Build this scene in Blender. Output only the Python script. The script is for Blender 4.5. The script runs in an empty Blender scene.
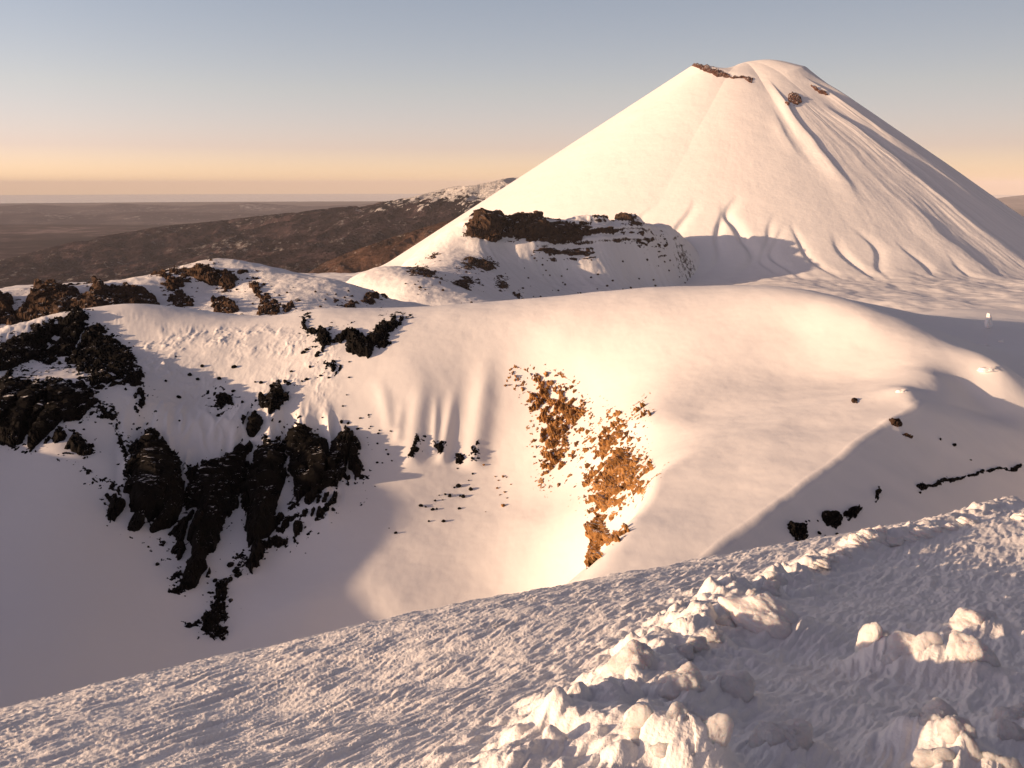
import bpy, bmesh, math, random
import numpy as np
from mathutils import Vector, Matrix

# ------------------------------------------------------------------ basics
sc = bpy.context.scene
COL = sc.collection
R = math.radians
FPX = 880.0
PITCH = R(12.7)
CP, SP = math.cos(PITCH), math.sin(PITCH)
SUN_EL = R(9.0)
SUN_AZ = R(250.0)              # clockwise from +Y: behind the camera, to the left
SH = (math.sin(SUN_AZ), math.cos(SUN_AZ))

def tv(v):
    """depression slope of an image row: z = -Y * tv"""
    c = (384.0 - v) / FPX
    return (SP - c * CP) / (CP + c * SP)

def pt(u, v, Y):
    """world point seen at pixel (u, v) at forward distance Y"""
    c = (384.0 - v) / FPX
    s = Y / (CP + c * SP)
    return ((u - 512.0) / FPX * s, Y, s * (-SP + c * CP))

def project(X, Y, Z):
    dep = Y * CP - Z * SP
    dep = np.maximum(dep, 1e-3)
    return 512 + FPX * X / dep, 384 - FPX * (Y * SP + Z * CP) / dep, dep

# ------------------------------------------------------------------ noise
def _h(ix, iy, iz, seed):
    h = (ix.astype(np.uint32) * np.uint32(374761393) + iy.astype(np.uint32) * np.uint32(668265263)
         + iz.astype(np.uint32) * np.uint32(2246822519) + np.uint32((seed * 3266489917 + 12345) & 0xffffffff))
    h ^= h >> np.uint32(15); h *= np.uint32(2246822519); h ^= h >> np.uint32(13)
    h *= np.uint32(3266489917); h ^= h >> np.uint32(16)
    return h

def _f(h):
    return (h & np.uint32(0xffffff)).astype(np.float32) / np.float32(0xffffff)

def vn2(x, y, seed=0):
    """gradient noise 2-D, about -1..1"""
    x = np.asarray(x, np.float64); y = np.asarray(y, np.float64)
    xi = np.floor(x); yi = np.floor(y)
    fx = (x - xi).astype(np.float32); fy = (y - yi).astype(np.float32)
    xi = xi.astype(np.int64); yi = yi.astype(np.int64)
    z = np.zeros_like(xi)
    sx = fx * fx * fx * (fx * (fx * 6 - 15) + 10); sy = fy * fy * fy * (fy * (fy * 6 - 15) + 10)
    def g(dx, dy):
        a = _f(_h(xi + dx, yi + dy, z, seed)) * np.float32(6.2831853)
        return np.cos(a) * (fx - dx) + np.sin(a) * (fy - dy)
    n0 = g(0, 0) * (1 - sx) + g(1, 0) * sx
    n1 = g(0, 1) * (1 - sx) + g(1, 1) * sx
    return (n0 * (1 - sy) + n1 * sy) * 1.5

def fbm2(x, y, octv=4, seed=0, gain=.5, lac=2.03):
    t = 0; a = 1.0; s = 0
    for k in range(octv):
        t = t + a * vn2(x, y, seed + k * 17); s += a
        a *= gain; x = x * lac + 3.7; y = y * lac + 1.3
    return t / s

def vn3(x, y, z, seed=0):
    xi = np.floor(x); yi = np.floor(y); zi = np.floor(z)
    fx = (x - xi); fy = (y - yi); fz = (z - zi)
    xi = xi.astype(np.int64); yi = yi.astype(np.int64); zi = zi.astype(np.int64)
    sx = fx * fx * (3 - 2 * fx); sy = fy * fy * (3 - 2 * fy); sz = fz * fz * (3 - 2 * fz)
    def c(a, b, d): return _f(_h(xi + a, yi + b, zi + d, seed)) * 2 - 1
    def l(a, b, t): return a + (b - a) * t
    return l(l(l(c(0,0,0), c(1,0,0), sx), l(c(0,1,0), c(1,1,0), sx), sy),
             l(l(c(0,0,1), c(1,0,1), sx), l(c(0,1,1), c(1,1,1), sx), sy), sz)

def fbm3(x, y, z, octv=4, seed=0, gain=.5):
    t = 0; a = 1.0; s = 0
    for k in range(octv):
        t = t + a * vn3(x, y, z, seed + 31 * k); s += a
        a *= gain; x = x * 2.03 + 5.1; y = y * 2.03 + 1.7; z = z * 2.03 + 9.2
    return t / s

def cell3(x, y, z, seed=0):
    """distance to nearest and second nearest cell point, plus the cell's own random value"""
    xi = np.floor(x).astype(np.int64); yi = np.floor(y).astype(np.int64); zi = np.floor(z).astype(np.int64)
    f1 = np.full(x.shape, 9.0); f2 = np.full(x.shape, 9.0); val = np.zeros(x.shape)
    for a in (-1, 0, 1):
        for b in (-1, 0, 1):
            for c in (-1, 0, 1):
                h = _h(xi + a, yi + b, zi + c, seed)
                px = xi + a + _f(h); h2 = _h(xi + a, yi + b, zi + c, seed + 7)
                py = yi + b + _f(h2); h3 = _h(xi + a, yi + b, zi + c, seed + 13)
                pz = zi + c + _f(h3)
                d = np.sqrt((x - px) ** 2 + (y - py) ** 2 + (z - pz) ** 2)
                m = d < f1
                f2 = np.where(m, f1, np.minimum(f2, d))
                val = np.where(m, _f(_h(xi + a, yi + b, zi + c, seed + 29)), val)
                f1 = np.where(m, d, f1)
    return f1, f2, val

def sstep(a, b, x):
    t = np.clip((x - a) / (b - a), 0, 1)
    return t * t * (3 - 2 * t)

def poly_sd(u, v, poly):
    """signed distance in pixels, positive inside"""
    P = np.array(poly, np.float64); n = len(P)
    ins = np.zeros(u.shape, bool); d2 = np.full(u.shape, 1e12)
    for i in range(n):
        x0, y0 = P[i]; x1, y1 = P[(i + 1) % n]
        ex, ey = x1 - x0, y1 - y0
        t = np.clip(((u - x0) * ex + (v - y0) * ey) / (ex * ex + ey * ey + 1e-9), 0, 1)
        d2 = np.minimum(d2, (u - x0 - t * ex) ** 2 + (v - y0 - t * ey) ** 2)
        if y0 != y1:
            c = ((y0 > v) != (y1 > v)) & (u < (x1 - x0) * (v - y0) / (y1 - y0) + x0)
            ins ^= c
    d = np.sqrt(d2)
    return np.where(ins, d, -d)

class TPS:
    """smooth surface through scattered 3-D points"""
    def __init__(self, pts, scale, lam=1e-4):
        P = np.array(pts, np.float64); self.s = scale
        self.c = P[:, :2] / scale; z = P[:, 2]
        n = len(P)
        d = ((self.c[:, None] - self.c[None]) ** 2).sum(-1)
        K = .5 * d * np.log(d + 1e-12) + lam * np.eye(n)
        A = np.zeros((n + 3, n + 3)); A[:n, :n] = K
        A[:n, n] = 1; A[:n, n + 1:] = self.c; A[n:, :n] = A[:n, n:].T
        w = np.linalg.solve(A, np.concatenate([z, np.zeros(3)]))
        self.w = w[:n]; self.a = w[n:]
    def __call__(self, X, Y):
        shp = np.shape(X)
        x = np.ravel(X).astype(np.float64) / self.s; y = np.ravel(Y).astype(np.float64) / self.s
        out = np.empty(x.shape)
        for i in range(0, len(x), 20000):
            a = x[i:i + 20000]; b = y[i:i + 20000]
            d = (a[:, None] - self.c[None, :, 0]) ** 2 + (b[:, None] - self.c[None, :, 1]) ** 2
            out[i:i + 20000] = (.5 * d * np.log(d + 1e-12)) @ self.w + self.a[0] + self.a[1] * a + self.a[2] * b
        return out.reshape(shp)

# ------------------------------------------------------------------ mesh helpers
def link(name, me, mat, kind=None, parent=None):
    o = bpy.data.objects.new(name, me); COL.objects.link(o)
    if mat: me.materials.append(mat)
    if kind: o['kind'] = kind
    if parent: o.parent = parent
    return o

def raw_mesh(name, V, Q, smooth=True):
    me = bpy.data.meshes.new(name)
    V = np.ascontiguousarray(V, np.float32); Q = np.ascontiguousarray(Q, np.int32)
    me.vertices.add(len(V)); me.vertices.foreach_set('co', V.ravel())
    k = Q.shape[1]
    me.loops.add(Q.size); me.loops.foreach_set('vertex_index', Q.ravel())
    me.polygons.add(len(Q))
    me.polygons.foreach_set('loop_start', np.arange(0, Q.size, k, dtype=np.int32))
    me.update(calc_edges=True)
    me.polygons.foreach_set('use_smooth', np.full(len(Q), smooth, dtype=bool))
    return me

def grid_mesh(name, X, Y, Z, keep=None, smooth=True, wrap=False):
    """X, Y, Z: [na, nr] arrays; az grows with the first index (left to right), r with the second"""
    na, nr = X.shape
    idx = np.arange(na * nr).reshape(na, nr)
    if wrap:
        idx = np.concatenate([idx, idx[:1]], 0)
        if keep is not None: keep = np.concatenate([keep, keep[:1]], 0)
    q = np.stack([idx[:-1, :-1], idx[1:, :-1], idx[1:, 1:], idx[:-1, 1:]], -1).reshape(-1, 4)
    if keep is not None:
        k = (keep[:-1, :-1] | keep[1:, :-1] | keep[1:, 1:] | keep[:-1, 1:]).ravel()
        q = q[k]
    V = np.stack([X, Y, Z], -1).reshape(-1, 3)
    used = np.zeros(len(V), bool); used[q.ravel()] = True
    rm = np.cumsum(used) - 1
    return raw_mesh(name, V[used], rm[q], smooth)

def polar(az, r):
    A, RR = np.meshgrid(az, r, indexing='ij')
    return RR * np.sin(A), RR * np.cos(A), A, RR

def spaced(segs):
    """[(start, end, step), ...] -> joined 1-D samples"""
    out = []
    for a, b, s in segs: out.append(np.arange(a, b, s))
    out.append(np.array([segs[-1][1]]))
    return np.concatenate(out)

# ------------------------------------------------------------------ materials
def new_mat(name):
    m = bpy.data.materials.new(name); m.use_nodes = True
    nt = m.node_tree
    for n in list(nt.nodes): nt.nodes.remove(n)
    out = nt.nodes.new('ShaderNodeOutputMaterial')
    b = nt.nodes.new('ShaderNodeBsdfPrincipled')
    nt.links.new(b.outputs[0], out.inputs['Surface'])
    return m, nt, b

def nd(nt, t, **kw):
    n = nt.nodes.new(t)
    for k, v in kw.items():
        if k in n.inputs: n.inputs[k].default_value = v
        else: setattr(n, k, v)
    return n

def noise(nt, scale, detail=4, rough=.55, vec=None, dim='3D'):
    n = nd(nt, 'ShaderNodeTexNoise', noise_dimensions=dim)
    n.inputs['Scale'].default_value = scale; n.inputs['Detail'].default_value = detail; n.inputs['Roughness'].default_value = rough
    if vec is not None: nt.links.new(vec, n.inputs['Vector'])
    return n

def ramp(nt, fac, stops):
    r = nt.nodes.new('ShaderNodeValToRGB')
    e = r.color_ramp.elements
    while len(e) > 1: e.remove(e[0])
    e[0].position = stops[0][0]; e[0].color = (*stops[0][1], 1)
    for p, c in stops[1:]:
        k = e.new(p); k.color = (*c, 1)
    nt.links.new(fac, r.inputs[0])
    return r

def bump(nt, h, dist, strength=1.0, prev=None):
    b = nt.nodes.new('ShaderNodeBump')
    b.inputs['Distance'].default_value = dist; b.inputs['Strength'].default_value = strength
    nt.links.new(h, b.inputs['Height'])
    if prev is not None: nt.links.new(prev, b.inputs['Normal'])
    return b.outputs[0]

def snow_mat(name, layers, tint=(.88, .875, .87), rough=.6):
    """layers: [(noise scale, bump distance, detail, stretch vector or None)]"""
    m, nt, b = new_mat(name)
    tc = nt.nodes.new('ShaderNodeTexCoord')
    nrm = None
    for s, dist, det, st in layers:
        vec = tc.outputs['Object']
        if st:
            mp = nt.nodes.new('ShaderNodeMapping')
            mp.inputs['Rotation'].default_value = (0, 0, st[0]); mp.inputs['Scale'].default_value = st[1:]
            nt.links.new(vec, mp.inputs[0]); vec = mp.outputs[0]
        n = noise(nt, s, det, .6, vec)
        nrm = bump(nt, n.outputs[0], dist, 1, nrm)
    n = noise(nt, layers[0][0] * .31, 3, .5, tc.outputs['Object'])
    d = tuple(x * .955 for x in tint)
    r = ramp(nt, n.outputs[0], [(.3, d), (.7, tint)])
    nt.links.new(r.outputs[0], b.inputs['Base Color'])
    b.inputs['Roughness'].default_value = rough
    b.inputs['Specular IOR Level'].default_value = .25
    if nrm is not None: nt.links.new(nrm, b.inputs['Normal'])
    return m

def rock_mat(name, cols, scale, bdist, snow_at=.62, snow_noise=.25, snow_scale=1.0, rough=.9):
    """cols dark->light; snow lies where the face looks up"""
    m, nt, b = new_mat(name)
    tc = nt.nodes.new('ShaderNodeTexCoord'); vec = tc.outputs['Object']
    n1 = noise(nt, scale, 6, .65, vec)
    k = len(cols)
    r = ramp(nt, n1.outputs[0], [(.28 + .44 * i / max(1, k - 1), c) for i, c in enumerate(cols)])
    n2 = noise(nt, scale * 3.1, 5, .7, vec)
    nrm = bump(nt, n2.outputs[0], bdist, 1)
    nrm = bump(nt, n1.outputs[0], bdist * 2, 1, nrm)
    ge = nt.nodes.new('ShaderNodeNewGeometry')
    sx = nt.nodes.new('ShaderNodeSeparateXYZ'); nt.links.new(ge.outputs['Normal'], sx.inputs[0])
    n3 = noise(nt, snow_scale, 5, .65, vec)
    ma = nd(nt, 'ShaderNodeMath', operation='MULTIPLY_ADD'); nt.links.new(n3.outputs[0], ma.inputs[0])
    ma.inputs[1].default_value = snow_noise * 2; nt.links.new(sx.outputs[2], ma.inputs[2])
    rr = ramp(nt, ma.outputs[0], [(0, (0, 0, 0)), (1, (1, 1, 1))])
    t = snow_at + snow_noise
    e = rr.color_ramp.elements
    mr = nd(nt, 'ShaderNodeMapRange'); mr.inputs['From Min'].default_value = t - .03; mr.inputs['From Max'].default_value = t + .03
    nt.links.new(ma.outputs[0], mr.inputs['Value'])
    nt.nodes.remove(rr)
    mx = nt.nodes.new('ShaderNodeMix'); mx.data_type = 'RGBA'
    nt.links.new(mr.outputs[0], mx.inputs[0]); nt.links.new(r.outputs[0], mx.inputs[6]); mx.inputs[7].default_value = (.86, .855, .85, 1)
    nt.links.new(mx.outputs[2], b.inputs['Base Color'])
    b.inputs['Roughness'].default_value = rough; b.inputs['Specular IOR Level'].default_value = .12
    nt.links.new(nrm, b.inputs['Normal'])
    return m

M = {}
M['snow_fore'] = snow_mat('wind_packed_snow', [(9, .018, 4, (R(35), 1.0, .4, 1)), (60, .006, 3, None)])
M['snow_crater'] = snow_mat('smooth_crater_snow', [(.06, .3, 3, None), (.9, .03, 4, (R(35), 1, .35, 1))])
M['snow_volcano'] = snow_mat('volcano_snow', [(.012, 3.5, 6, None)])
M['rime'] = snow_mat('rime_ice', [(22, .012, 5, None), (90, .004, 3, None)], tint=(.9, .885, .88))
_b = [n for n in M['rime'].node_tree.nodes if n.type == 'BSDF_PRINCIPLED'][0]
_b.inputs['Subsurface Weight'].default_value = .8; _b.inputs['Subsurface Radius'].default_value = (1, .8, .7); _b.inputs['Subsurface Scale'].default_value = .06
M['rock_black'] = rock_mat('black_lava', [(.002, .0018, .0017), (.005, .0043, .0038), (.011, .009, .008)], .35, .25, 1.02, .42, .2)
M['rock_gold'] = rock_mat('rusty_lava', [(.04, .022, .011), (.19, .095, .032), (.40, .21, .075), (.52, .33, .15)], .33, .3, .9, .25, .8)
M['rock_brown'] = rock_mat('brown_lava', [(.02, .013, .009), (.05, .03, .02), (.11, .068, .042)], .12, .6, 1.0, .33, .1)
M['rock_summit'] = rock_mat('summit_lava', [(.05, .022, .016), (.09, .042, .03), (.13, .07, .05)], .05, 2, .8, .35, .05)

M['snow_ridge'] = rock_mat('ridge_snow_and_rock', [(.02, .013, .009), (.05, .03, .02), (.11, .068, .042)], .12, .4, .45, .17, .13)

# ------------------------------------------------------------------ sun, sky, camera
w = bpy.data.worlds.new('World'); sc.world = w; w.use_nodes = True
nt = w.node_tree; bg = nt.nodes['Background']
sky = nt.nodes.new('ShaderNodeTexSky'); sky.sky_type = 'NISHITA'; sky.sun_disc = False
sky.sun_elevation = SUN_EL; sky.sun_rotation = SUN_AZ
sky.altitude = 1900; sky.air_density = 1.0; sky.dust_density = 1.2; sky.ozone_density = 1.0
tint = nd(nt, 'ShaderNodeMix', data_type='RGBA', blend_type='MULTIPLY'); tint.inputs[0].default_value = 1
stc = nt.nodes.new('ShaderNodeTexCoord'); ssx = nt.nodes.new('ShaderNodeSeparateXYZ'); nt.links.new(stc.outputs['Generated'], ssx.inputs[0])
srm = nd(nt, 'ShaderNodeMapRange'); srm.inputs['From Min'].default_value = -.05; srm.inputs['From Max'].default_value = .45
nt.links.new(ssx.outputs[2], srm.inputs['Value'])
# dusk air: warm and bright low down; overhead tint added to colour the shade fill
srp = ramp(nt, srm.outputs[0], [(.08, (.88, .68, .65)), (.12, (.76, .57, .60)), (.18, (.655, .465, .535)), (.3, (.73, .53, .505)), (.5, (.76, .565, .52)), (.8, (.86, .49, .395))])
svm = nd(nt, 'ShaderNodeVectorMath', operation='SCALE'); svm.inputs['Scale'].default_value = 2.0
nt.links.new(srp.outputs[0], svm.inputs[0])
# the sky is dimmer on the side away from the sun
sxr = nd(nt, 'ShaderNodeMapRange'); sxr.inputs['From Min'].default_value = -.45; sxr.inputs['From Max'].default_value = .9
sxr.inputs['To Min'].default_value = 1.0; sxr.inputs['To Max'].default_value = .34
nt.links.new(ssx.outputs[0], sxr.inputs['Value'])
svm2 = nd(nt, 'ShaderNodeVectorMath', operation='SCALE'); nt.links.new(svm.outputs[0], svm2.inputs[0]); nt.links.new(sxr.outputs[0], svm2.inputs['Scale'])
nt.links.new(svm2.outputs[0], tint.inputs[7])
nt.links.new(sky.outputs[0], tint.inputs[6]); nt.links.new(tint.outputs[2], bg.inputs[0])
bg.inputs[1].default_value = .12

sl = bpy.data.lights.new('sun', 'SUN'); sl.energy = 5.0; sl.angle = R(.5); sl.color = (1.0, .65, .395)
so = bpy.data.objects.new('sun', sl); COL.objects.link(so)
sdir = Vector((SH[0] * math.cos(SUN_EL), SH[1] * math.cos(SUN_EL), math.sin(SUN_EL)))
so.rotation_euler = sdir.to_track_quat('Z', 'Y').to_euler(); so.location = sdir * 2000

cam = bpy.data.cameras.new('camera'); co = bpy.data.objects.new('camera', cam); COL.objects.link(co)
cam.sensor_width = 36; cam.lens = 36 * FPX / 1024; cam.clip_start = .1; cam.clip_end = 400000
co.rotation_euler = (math.pi / 2 - PITCH, 0, 0); sc.camera = co
vs = sc.view_settings
vs.view_transform = 'Standard'; vs.look = 'None'; vs.exposure = .55; vs.gamma = 1; vs.use_curve_mapping = False
sc.cycles.max_bounces = 6; sc.cycles.diffuse_bounces = 4; sc.cycles.volume_bounces = 0
sc.cycles.use_denoising = True

# ------------------------------------------------------------------ near terrain: foreground slope and crater
C = []
def cp(*rows):
    for r in rows: C.append(pt(*r))
# slope under the camera
cp((0, 768, 6.5), (256, 768, 4.95), (512, 768, 3.65), (640, 768, 3.45), (780, 768, 3.5), (1024, 768, 3.5),
   (0, 712, 10.0), (200, 668, 10.8), (400, 620, 11.6), (600, 583, 12.5), (800, 543, 15), (1000, 510, 18),
   (300, 720, 7.0), (560, 690, 5.75), (660, 670, 5.7), (720, 612, 8.1), (860, 548, 13.2), (820, 670, 5.8), (1024, 640, 6.55), (920, 600, 9.1), (1000, 560, 11.8))
C += [(0, 0, -1.75), (-3, 0, -2.6), (3, 0, -1.4), (0, -6, -.3), (-12, -4, -5.5), (10, -5, -1.2),
      (-11, 30, -22), (5, 30, -18.5), (-4, 70, -52), (-30, 60, -53), (22, 30, -14), (16, 60, -33), (40, 30, -16), (40, 60, -31), (70, 70, -40),
      (-40, 12, -18), (-40, 30, -28), (-90, 0, -14), (-150, -20, -14), (-90, 30, -38), (-150, 25, -48),
      (60, -10, -10), (120, 10, -26), (120, 60, -40), (130, 120, -56), (150, 180, -60), (0, -60, -8), (-120, -90, -30), (120, -80, -20), (0, -140, -40)]
# saddle: a straight snow crease, its left side turned to the bowl and its right side falling away from the sun
CA, CB = pt(700, 560, 141.0), pt(880, 428, 193.0)
def on_plane(u, v, g):
    """point of pixel (u, v) on the plane through the crease with slope g along the sun's direction"""
    ex, ey, ez = (CB[i] - CA[i] for i in range(3)); sx, sy = .94, .342
    det = sx * ey - sy * ex
    a_ = (g * ey - sy * ez) / det; b_ = (sx * ez - g * ex) / det
    x1, _, z1 = pt(u, v, 1.0)
    Y_ = (CA[2] - a_ * CA[0] - b_ * CA[1]) / (z1 - a_ * x1 - b_)
    return (x1 * Y_, Y_, z1 * Y_)
for u, v in ((730, 548), (800, 530), (900, 540), (850, 500), (930, 490), (1000, 470), (1040, 500), (1040, 440), (950, 440), (800, 560), (1000, 530)): C.append(on_plane(u, v, -.22))
for u, v in ((635, 568), (640, 530), (665, 500), (720, 510), (700, 475), (760, 480), (780, 445), (830, 435), (850, 415), (885, 398), (740, 455), (670, 540)): C.append(on_plane(u, v, .15))
for t in (-.35, 0, .2, .4, .6, .8, 1.0, 1.25): C.append(tuple(CA[i] + (CB[i] - CA[i]) * t for i in range(3)))
cp((1024, 385, 246), (970, 392, 228), (935, 376, 228))
LEFT_EDGE = ((606, 590), (622, 555), (640, 520), (663, 475), (700, 456), (740, 440), (810, 415), (890, 391))
for u, v in LEFT_EDGE: C.append(on_plane(u, v, .15))
SADDLE_PLAN = [on_plane(u, v, .15)[:2] for u, v in LEFT_EDGE] + [on_plane(u, v, -.22)[:2] for u, v in ((905, 405), (950, 420), (1040, 432), (1090, 470), (1090, 540), (900, 600), (760, 615))] + [on_plane(660, 620, .15)[:2]]
# bright inner wall
cp((660, 462, 200), (590, 480, 232), (598, 560, 188), (590, 590, 176), (540, 400, 283), (480, 450, 268), (450, 550, 216), (400, 600, 195), (640, 420, 236),
   (700, 415, 232), (800, 380, 249), (800, 330, 276), (870, 350, 255), (650, 350, 282), (740, 400, 238), (870, 378, 238), (480, 340, 306), (560, 340, 300), (410, 380, 288), (520, 520, 226))
# main crest
cp((410, 315, 330), (480, 307, 332), (560, 298, 332), (630, 291, 328), (700, 289, 320), (780, 292, 302), (830, 303, 285), (870, 322, 268))
# bench beyond the crest on the right
cp((850, 300, 345), (920, 330, 300), (980, 345, 275), (1024, 330, 330), (1000, 368, 235), (900, 312, 330), (990, 318, 400), (1024, 312, 440))
# crest of the left ridge and snow on it
cp((-60, 345, 300), (0, 329, 318), (60, 313, 340), (130, 305, 344), (200, 311, 350), (270, 316, 350), (320, 309, 345), (365, 312, 337),
   (150, 345, 315), (220, 350, 310), (200, 400, 283), (280, 360, 303), (330, 350, 305), (300, 395, 284), (360, 400, 282), (345, 335, 315))
# left cliffs: top edge and foot
cp((0, 350, 300), (60, 345, 312), (110, 350, 310), (140, 400, 270), (0, 385, 268), (60, 385, 270), (0, 447, 240), (60, 447, 240), (110, 470, 234),
   (170, 445, 258), (215, 445, 261), (250, 420, 272), (150, 540, 214), (190, 590, 199), (215, 635, 183), (265, 572, 210), (310, 540, 222), (300, 450, 263), (320, 515, 232), (360, 490, 246),
   (235, 500, 242), (240, 555, 215))
# bowl floor
cp((50, 520, 210), (50, 620, 176), (100, 680, 160), (300, 680, 168), (200, 700, 161), (350, 650, 180), (300, 600, 194), (0, 560, 196), (-100, 600, 185))
C += [(-60, 110, -94), (-20, 120, -96), (-90, 120, -92), (20, 120, -75)]
# left rim, carried round out of view
C += [(-185, 235, -64), (-200, 191, -60), (-202, 160, -64), (-202, 130, -71), (-200, 100, -72), (-190, 60, -58), (-160, 130, -80), (-150, 80, -74), (-260, 120, -80), (-250, 250, -80), (-205, 310, -66)]
# fall-off behind the crest
C += [(-170, 420, -85), (-80, 430, -85), (0, 440, -85), (60, 430, -78), (110, 420, -70), (240, 300, -55), (260, 150, -50), (230, 450, -62)]
for s_ in (-1, 1):
    for yy in (-200, 100, 480): C.append((s_ * 420, yy, -120))
C += [(0, -260, -110), (0, 560, -125), (150, 540, -100)]
TN = TPS(C, 100.0, 2e-5)

KNOLLS = [(*pt(900, 392, 216)[:2], 5, 1.3), (*pt(898, 425, 196)[:2], 3.5, .7), (*pt(985, 362, 245)[:2], 9, 1.0)]
def plane_z(X, Y, g):
    ex, ey, ez = (CB[i] - CA[i] for i in range(3)); sx, sy = .94, .342
    det = sx * ey - sy * ex
    a_ = (g * ey - sy * ez) / det; b_ = (sx * ez - g * ex) / det
    return CA[2] + a_ * (X - CA[0]) + b_ * (Y - CA[1])
def H_near(X, Y):
    z = TN(X, Y)
    k = (Y > 95) & (Y < 260) & (X > -10)
    if np.any(k):
        xk, yk = X[k], Y[k]
        zl = plane_z(xk, yk, .15); zr_ = plane_z(xk, yk, -.22)
        zl = zl + .7 * fbm2(xk / 30, yk / 30, 2, 71); zr_ = zr_ + 1.2 * fbm2(xk / 30, yk / 18, 3, 73)
        h = np.clip(.5 + .5 * (zr_ - zl) / 1.2, 0, 1)
        zs = zr_ * (1 - h) + zl * h - 1.2 * h * (1 - h) * .5
        wgt = sstep(-7, 1.5, poly_sd(xk, yk, SADDLE_PLAN))
        z = np.array(z); z[k] = z[k] * (1 - wgt) + zs * wgt
    u, v, d = project(X, Y, z)
    r = np.hypot(X, Y)
    far = sstep(40, 110, r)
    z = z + far * (fbm2(X / 38, Y / 38, 3, 5) * .5 + fbm2(X / 9, Y / 9, 3, 9) * .14)
    for bx, by, bw, bh in KNOLLS: z = z + bh * np.exp(-((X - bx) ** 2 + (Y - by) ** 2) / bw ** 2)
    # lumpy rime crust on the left ridge
    m = sstep(110, 150, u) * (1 - sstep(320, 350, u)) * sstep(318, 335, v) * (1 - sstep(430, 470, v)) * sstep(200, 240, Y)
    m = np.maximum(m, (1 - sstep(130, 160, u)) * sstep(306, 320, v) * (1 - sstep(420, 450, v)) * sstep(200, 240, Y))
    cm = sstep(115, 135, u) * (1 - sstep(325, 350, u)) * sstep(395, 430, v) * (1 - sstep(470, 540, v)) * (Y > 190)
    z = z + cm * 3.2 * (.55 - np.abs(fbm2((X + .2 * Y) / 11, Y / 40, 3, 25)) * 1.6)
    pm = .25 + .75 * sstep(-.25, .35, fbm2(X / 17, Y / 22, 3, 28))
    z = z + m * pm * (np.maximum(0, fbm2(X / 3.6 + .4 * vn2(X / 5, Y / 5, 29), Y / 6.5, 5, 21, .6) + .1) * 1.0 + np.maximum(0, vn2(X / .7, Y / 1.1, 22)) * .16 + .5 * fbm2(X / 9, Y / 14, 3, 30))
    # snow fins and flutes on the bright wall
    for (u0, v0, u1, v1, wd, hh) in FINS:
        t = np.clip((v - v0) / (v1 - v0), -.2, 1.3)
        uc = u0 + (u1 - u0) * t
        e = np.exp(-((u - uc) / wd) ** 2) * sstep(-.1, .55, t) * (1 - sstep(1.0, 1.1, t)) * sstep(215, 235, Y) * (1 - sstep(315, 325, Y))
        z = z + hh * e
    return z
FINS = [(490, 345, 474, 463, 12, 1.7), (455, 385, 443, 460, 6, .9), (437, 392, 434, 452, 4, .6), (424, 372, 412, 461, 10, 1.0), (380, 376, 390, 428, 7, .5), (402, 400, 398, 440, 5, .4)]

def band(X, Y, pts, wd):
    """distance along a plan polyline -> gaussian ridge"""
    d2 = np.full(X.shape, 1e9)
    for (x0, y0, _), (x1, y1, _) in zip(pts[:-1], pts[1:]):
        ex, ey = x1 - x0, y1 - y0
        t = np.clip(((X - x0) * ex + (Y - y0) * ey) / (ex * ex + ey * ey), 0, 1)
        d2 = np.minimum(d2, (X - x0 - t * ex) ** 2 + (Y - y0 - t * ey) ** 2)
    return np.exp(-d2 / wd ** 2)

MOUNDS = []
CREST = [pt(*p) for p in ((560, 790, 3.4), (610, 720, 4.6), (660, 670, 5.8), (720, 612, 8.2), (790, 575, 10.5), (860, 548, 13), (1010, 514, 17))]
def H_fore(X, Y):
    z = TN(X, Y)
    r = np.hypot(X, Y)
    fade = 1 - sstep(24, 33, r)
    c = band(X, Y, CREST, .55)
    z = z + c * (.10 + .16 * fbm2(X / .7, Y / .7, 3, 77)) + band(X, Y, CREST, .25) * .08 * (1 + fbm2(X / .3, Y / .3, 3, 78))
    # wind-carved streaks: short plates leaning the same way
    ca, sa = math.cos(R(57)), math.sin(R(57))
    p = X * ca + Y * sa; q = -X * sa + Y * ca
    wx = vn2(X / .5, Y / .5, 40) * .05
    s1 = fbm2((q + wx) / .11, p / .6, 3, 50)
    s3 = fbm2((q + wx) / .3, p / 1.3, 2, 55)
    s2 = fbm2((q + wx) / .04, p / .17, 3, 61)
    ridg = sstep(-.35, .55, s1) + .55 * sstep(-.3, .4, s3)
    z = z + fade * (.036 * ridg * (.45 + .55 * sstep(-.4, .3, fbm2(X / .9, Y / .9, 2, 72))) + .019 * s2 + .05 * fbm2(X / 1.4, Y / 1.4, 3, 70))
    for (mx, my, mw, mh) in MOUNDS:
        z = z + mh * np.exp(-((X - mx) ** 2 + (Y - my) ** 2) / mw ** 2)
    # rime clumps along the crest and on the shaded side, finer further along it
    c = c * (1 - .65 * sstep(8, 14, r))
    f1, f2, val = cell3(X / .42 + .3 * vn2(X / .3, Y / .3, 81), Y / .42 + .3 * vn2(X / .3, Y / .3, 82), X * 0 + .5, 5)
    blob = np.maximum(0, .3 - f1 ** 2) * (val > .3)
    z = z + fade * blob * (.18 + .3 * val) * np.clip(c * 1.5, 0, 1)
    f1, f2, val = cell3(X / .15, Y / .15, X * 0 + .5, 9)
    z = z + fade * np.maximum(0, .3 - f1 ** 2) * .22 * np.clip(c * 1.6, 0, 1) * val
    return z

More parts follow.
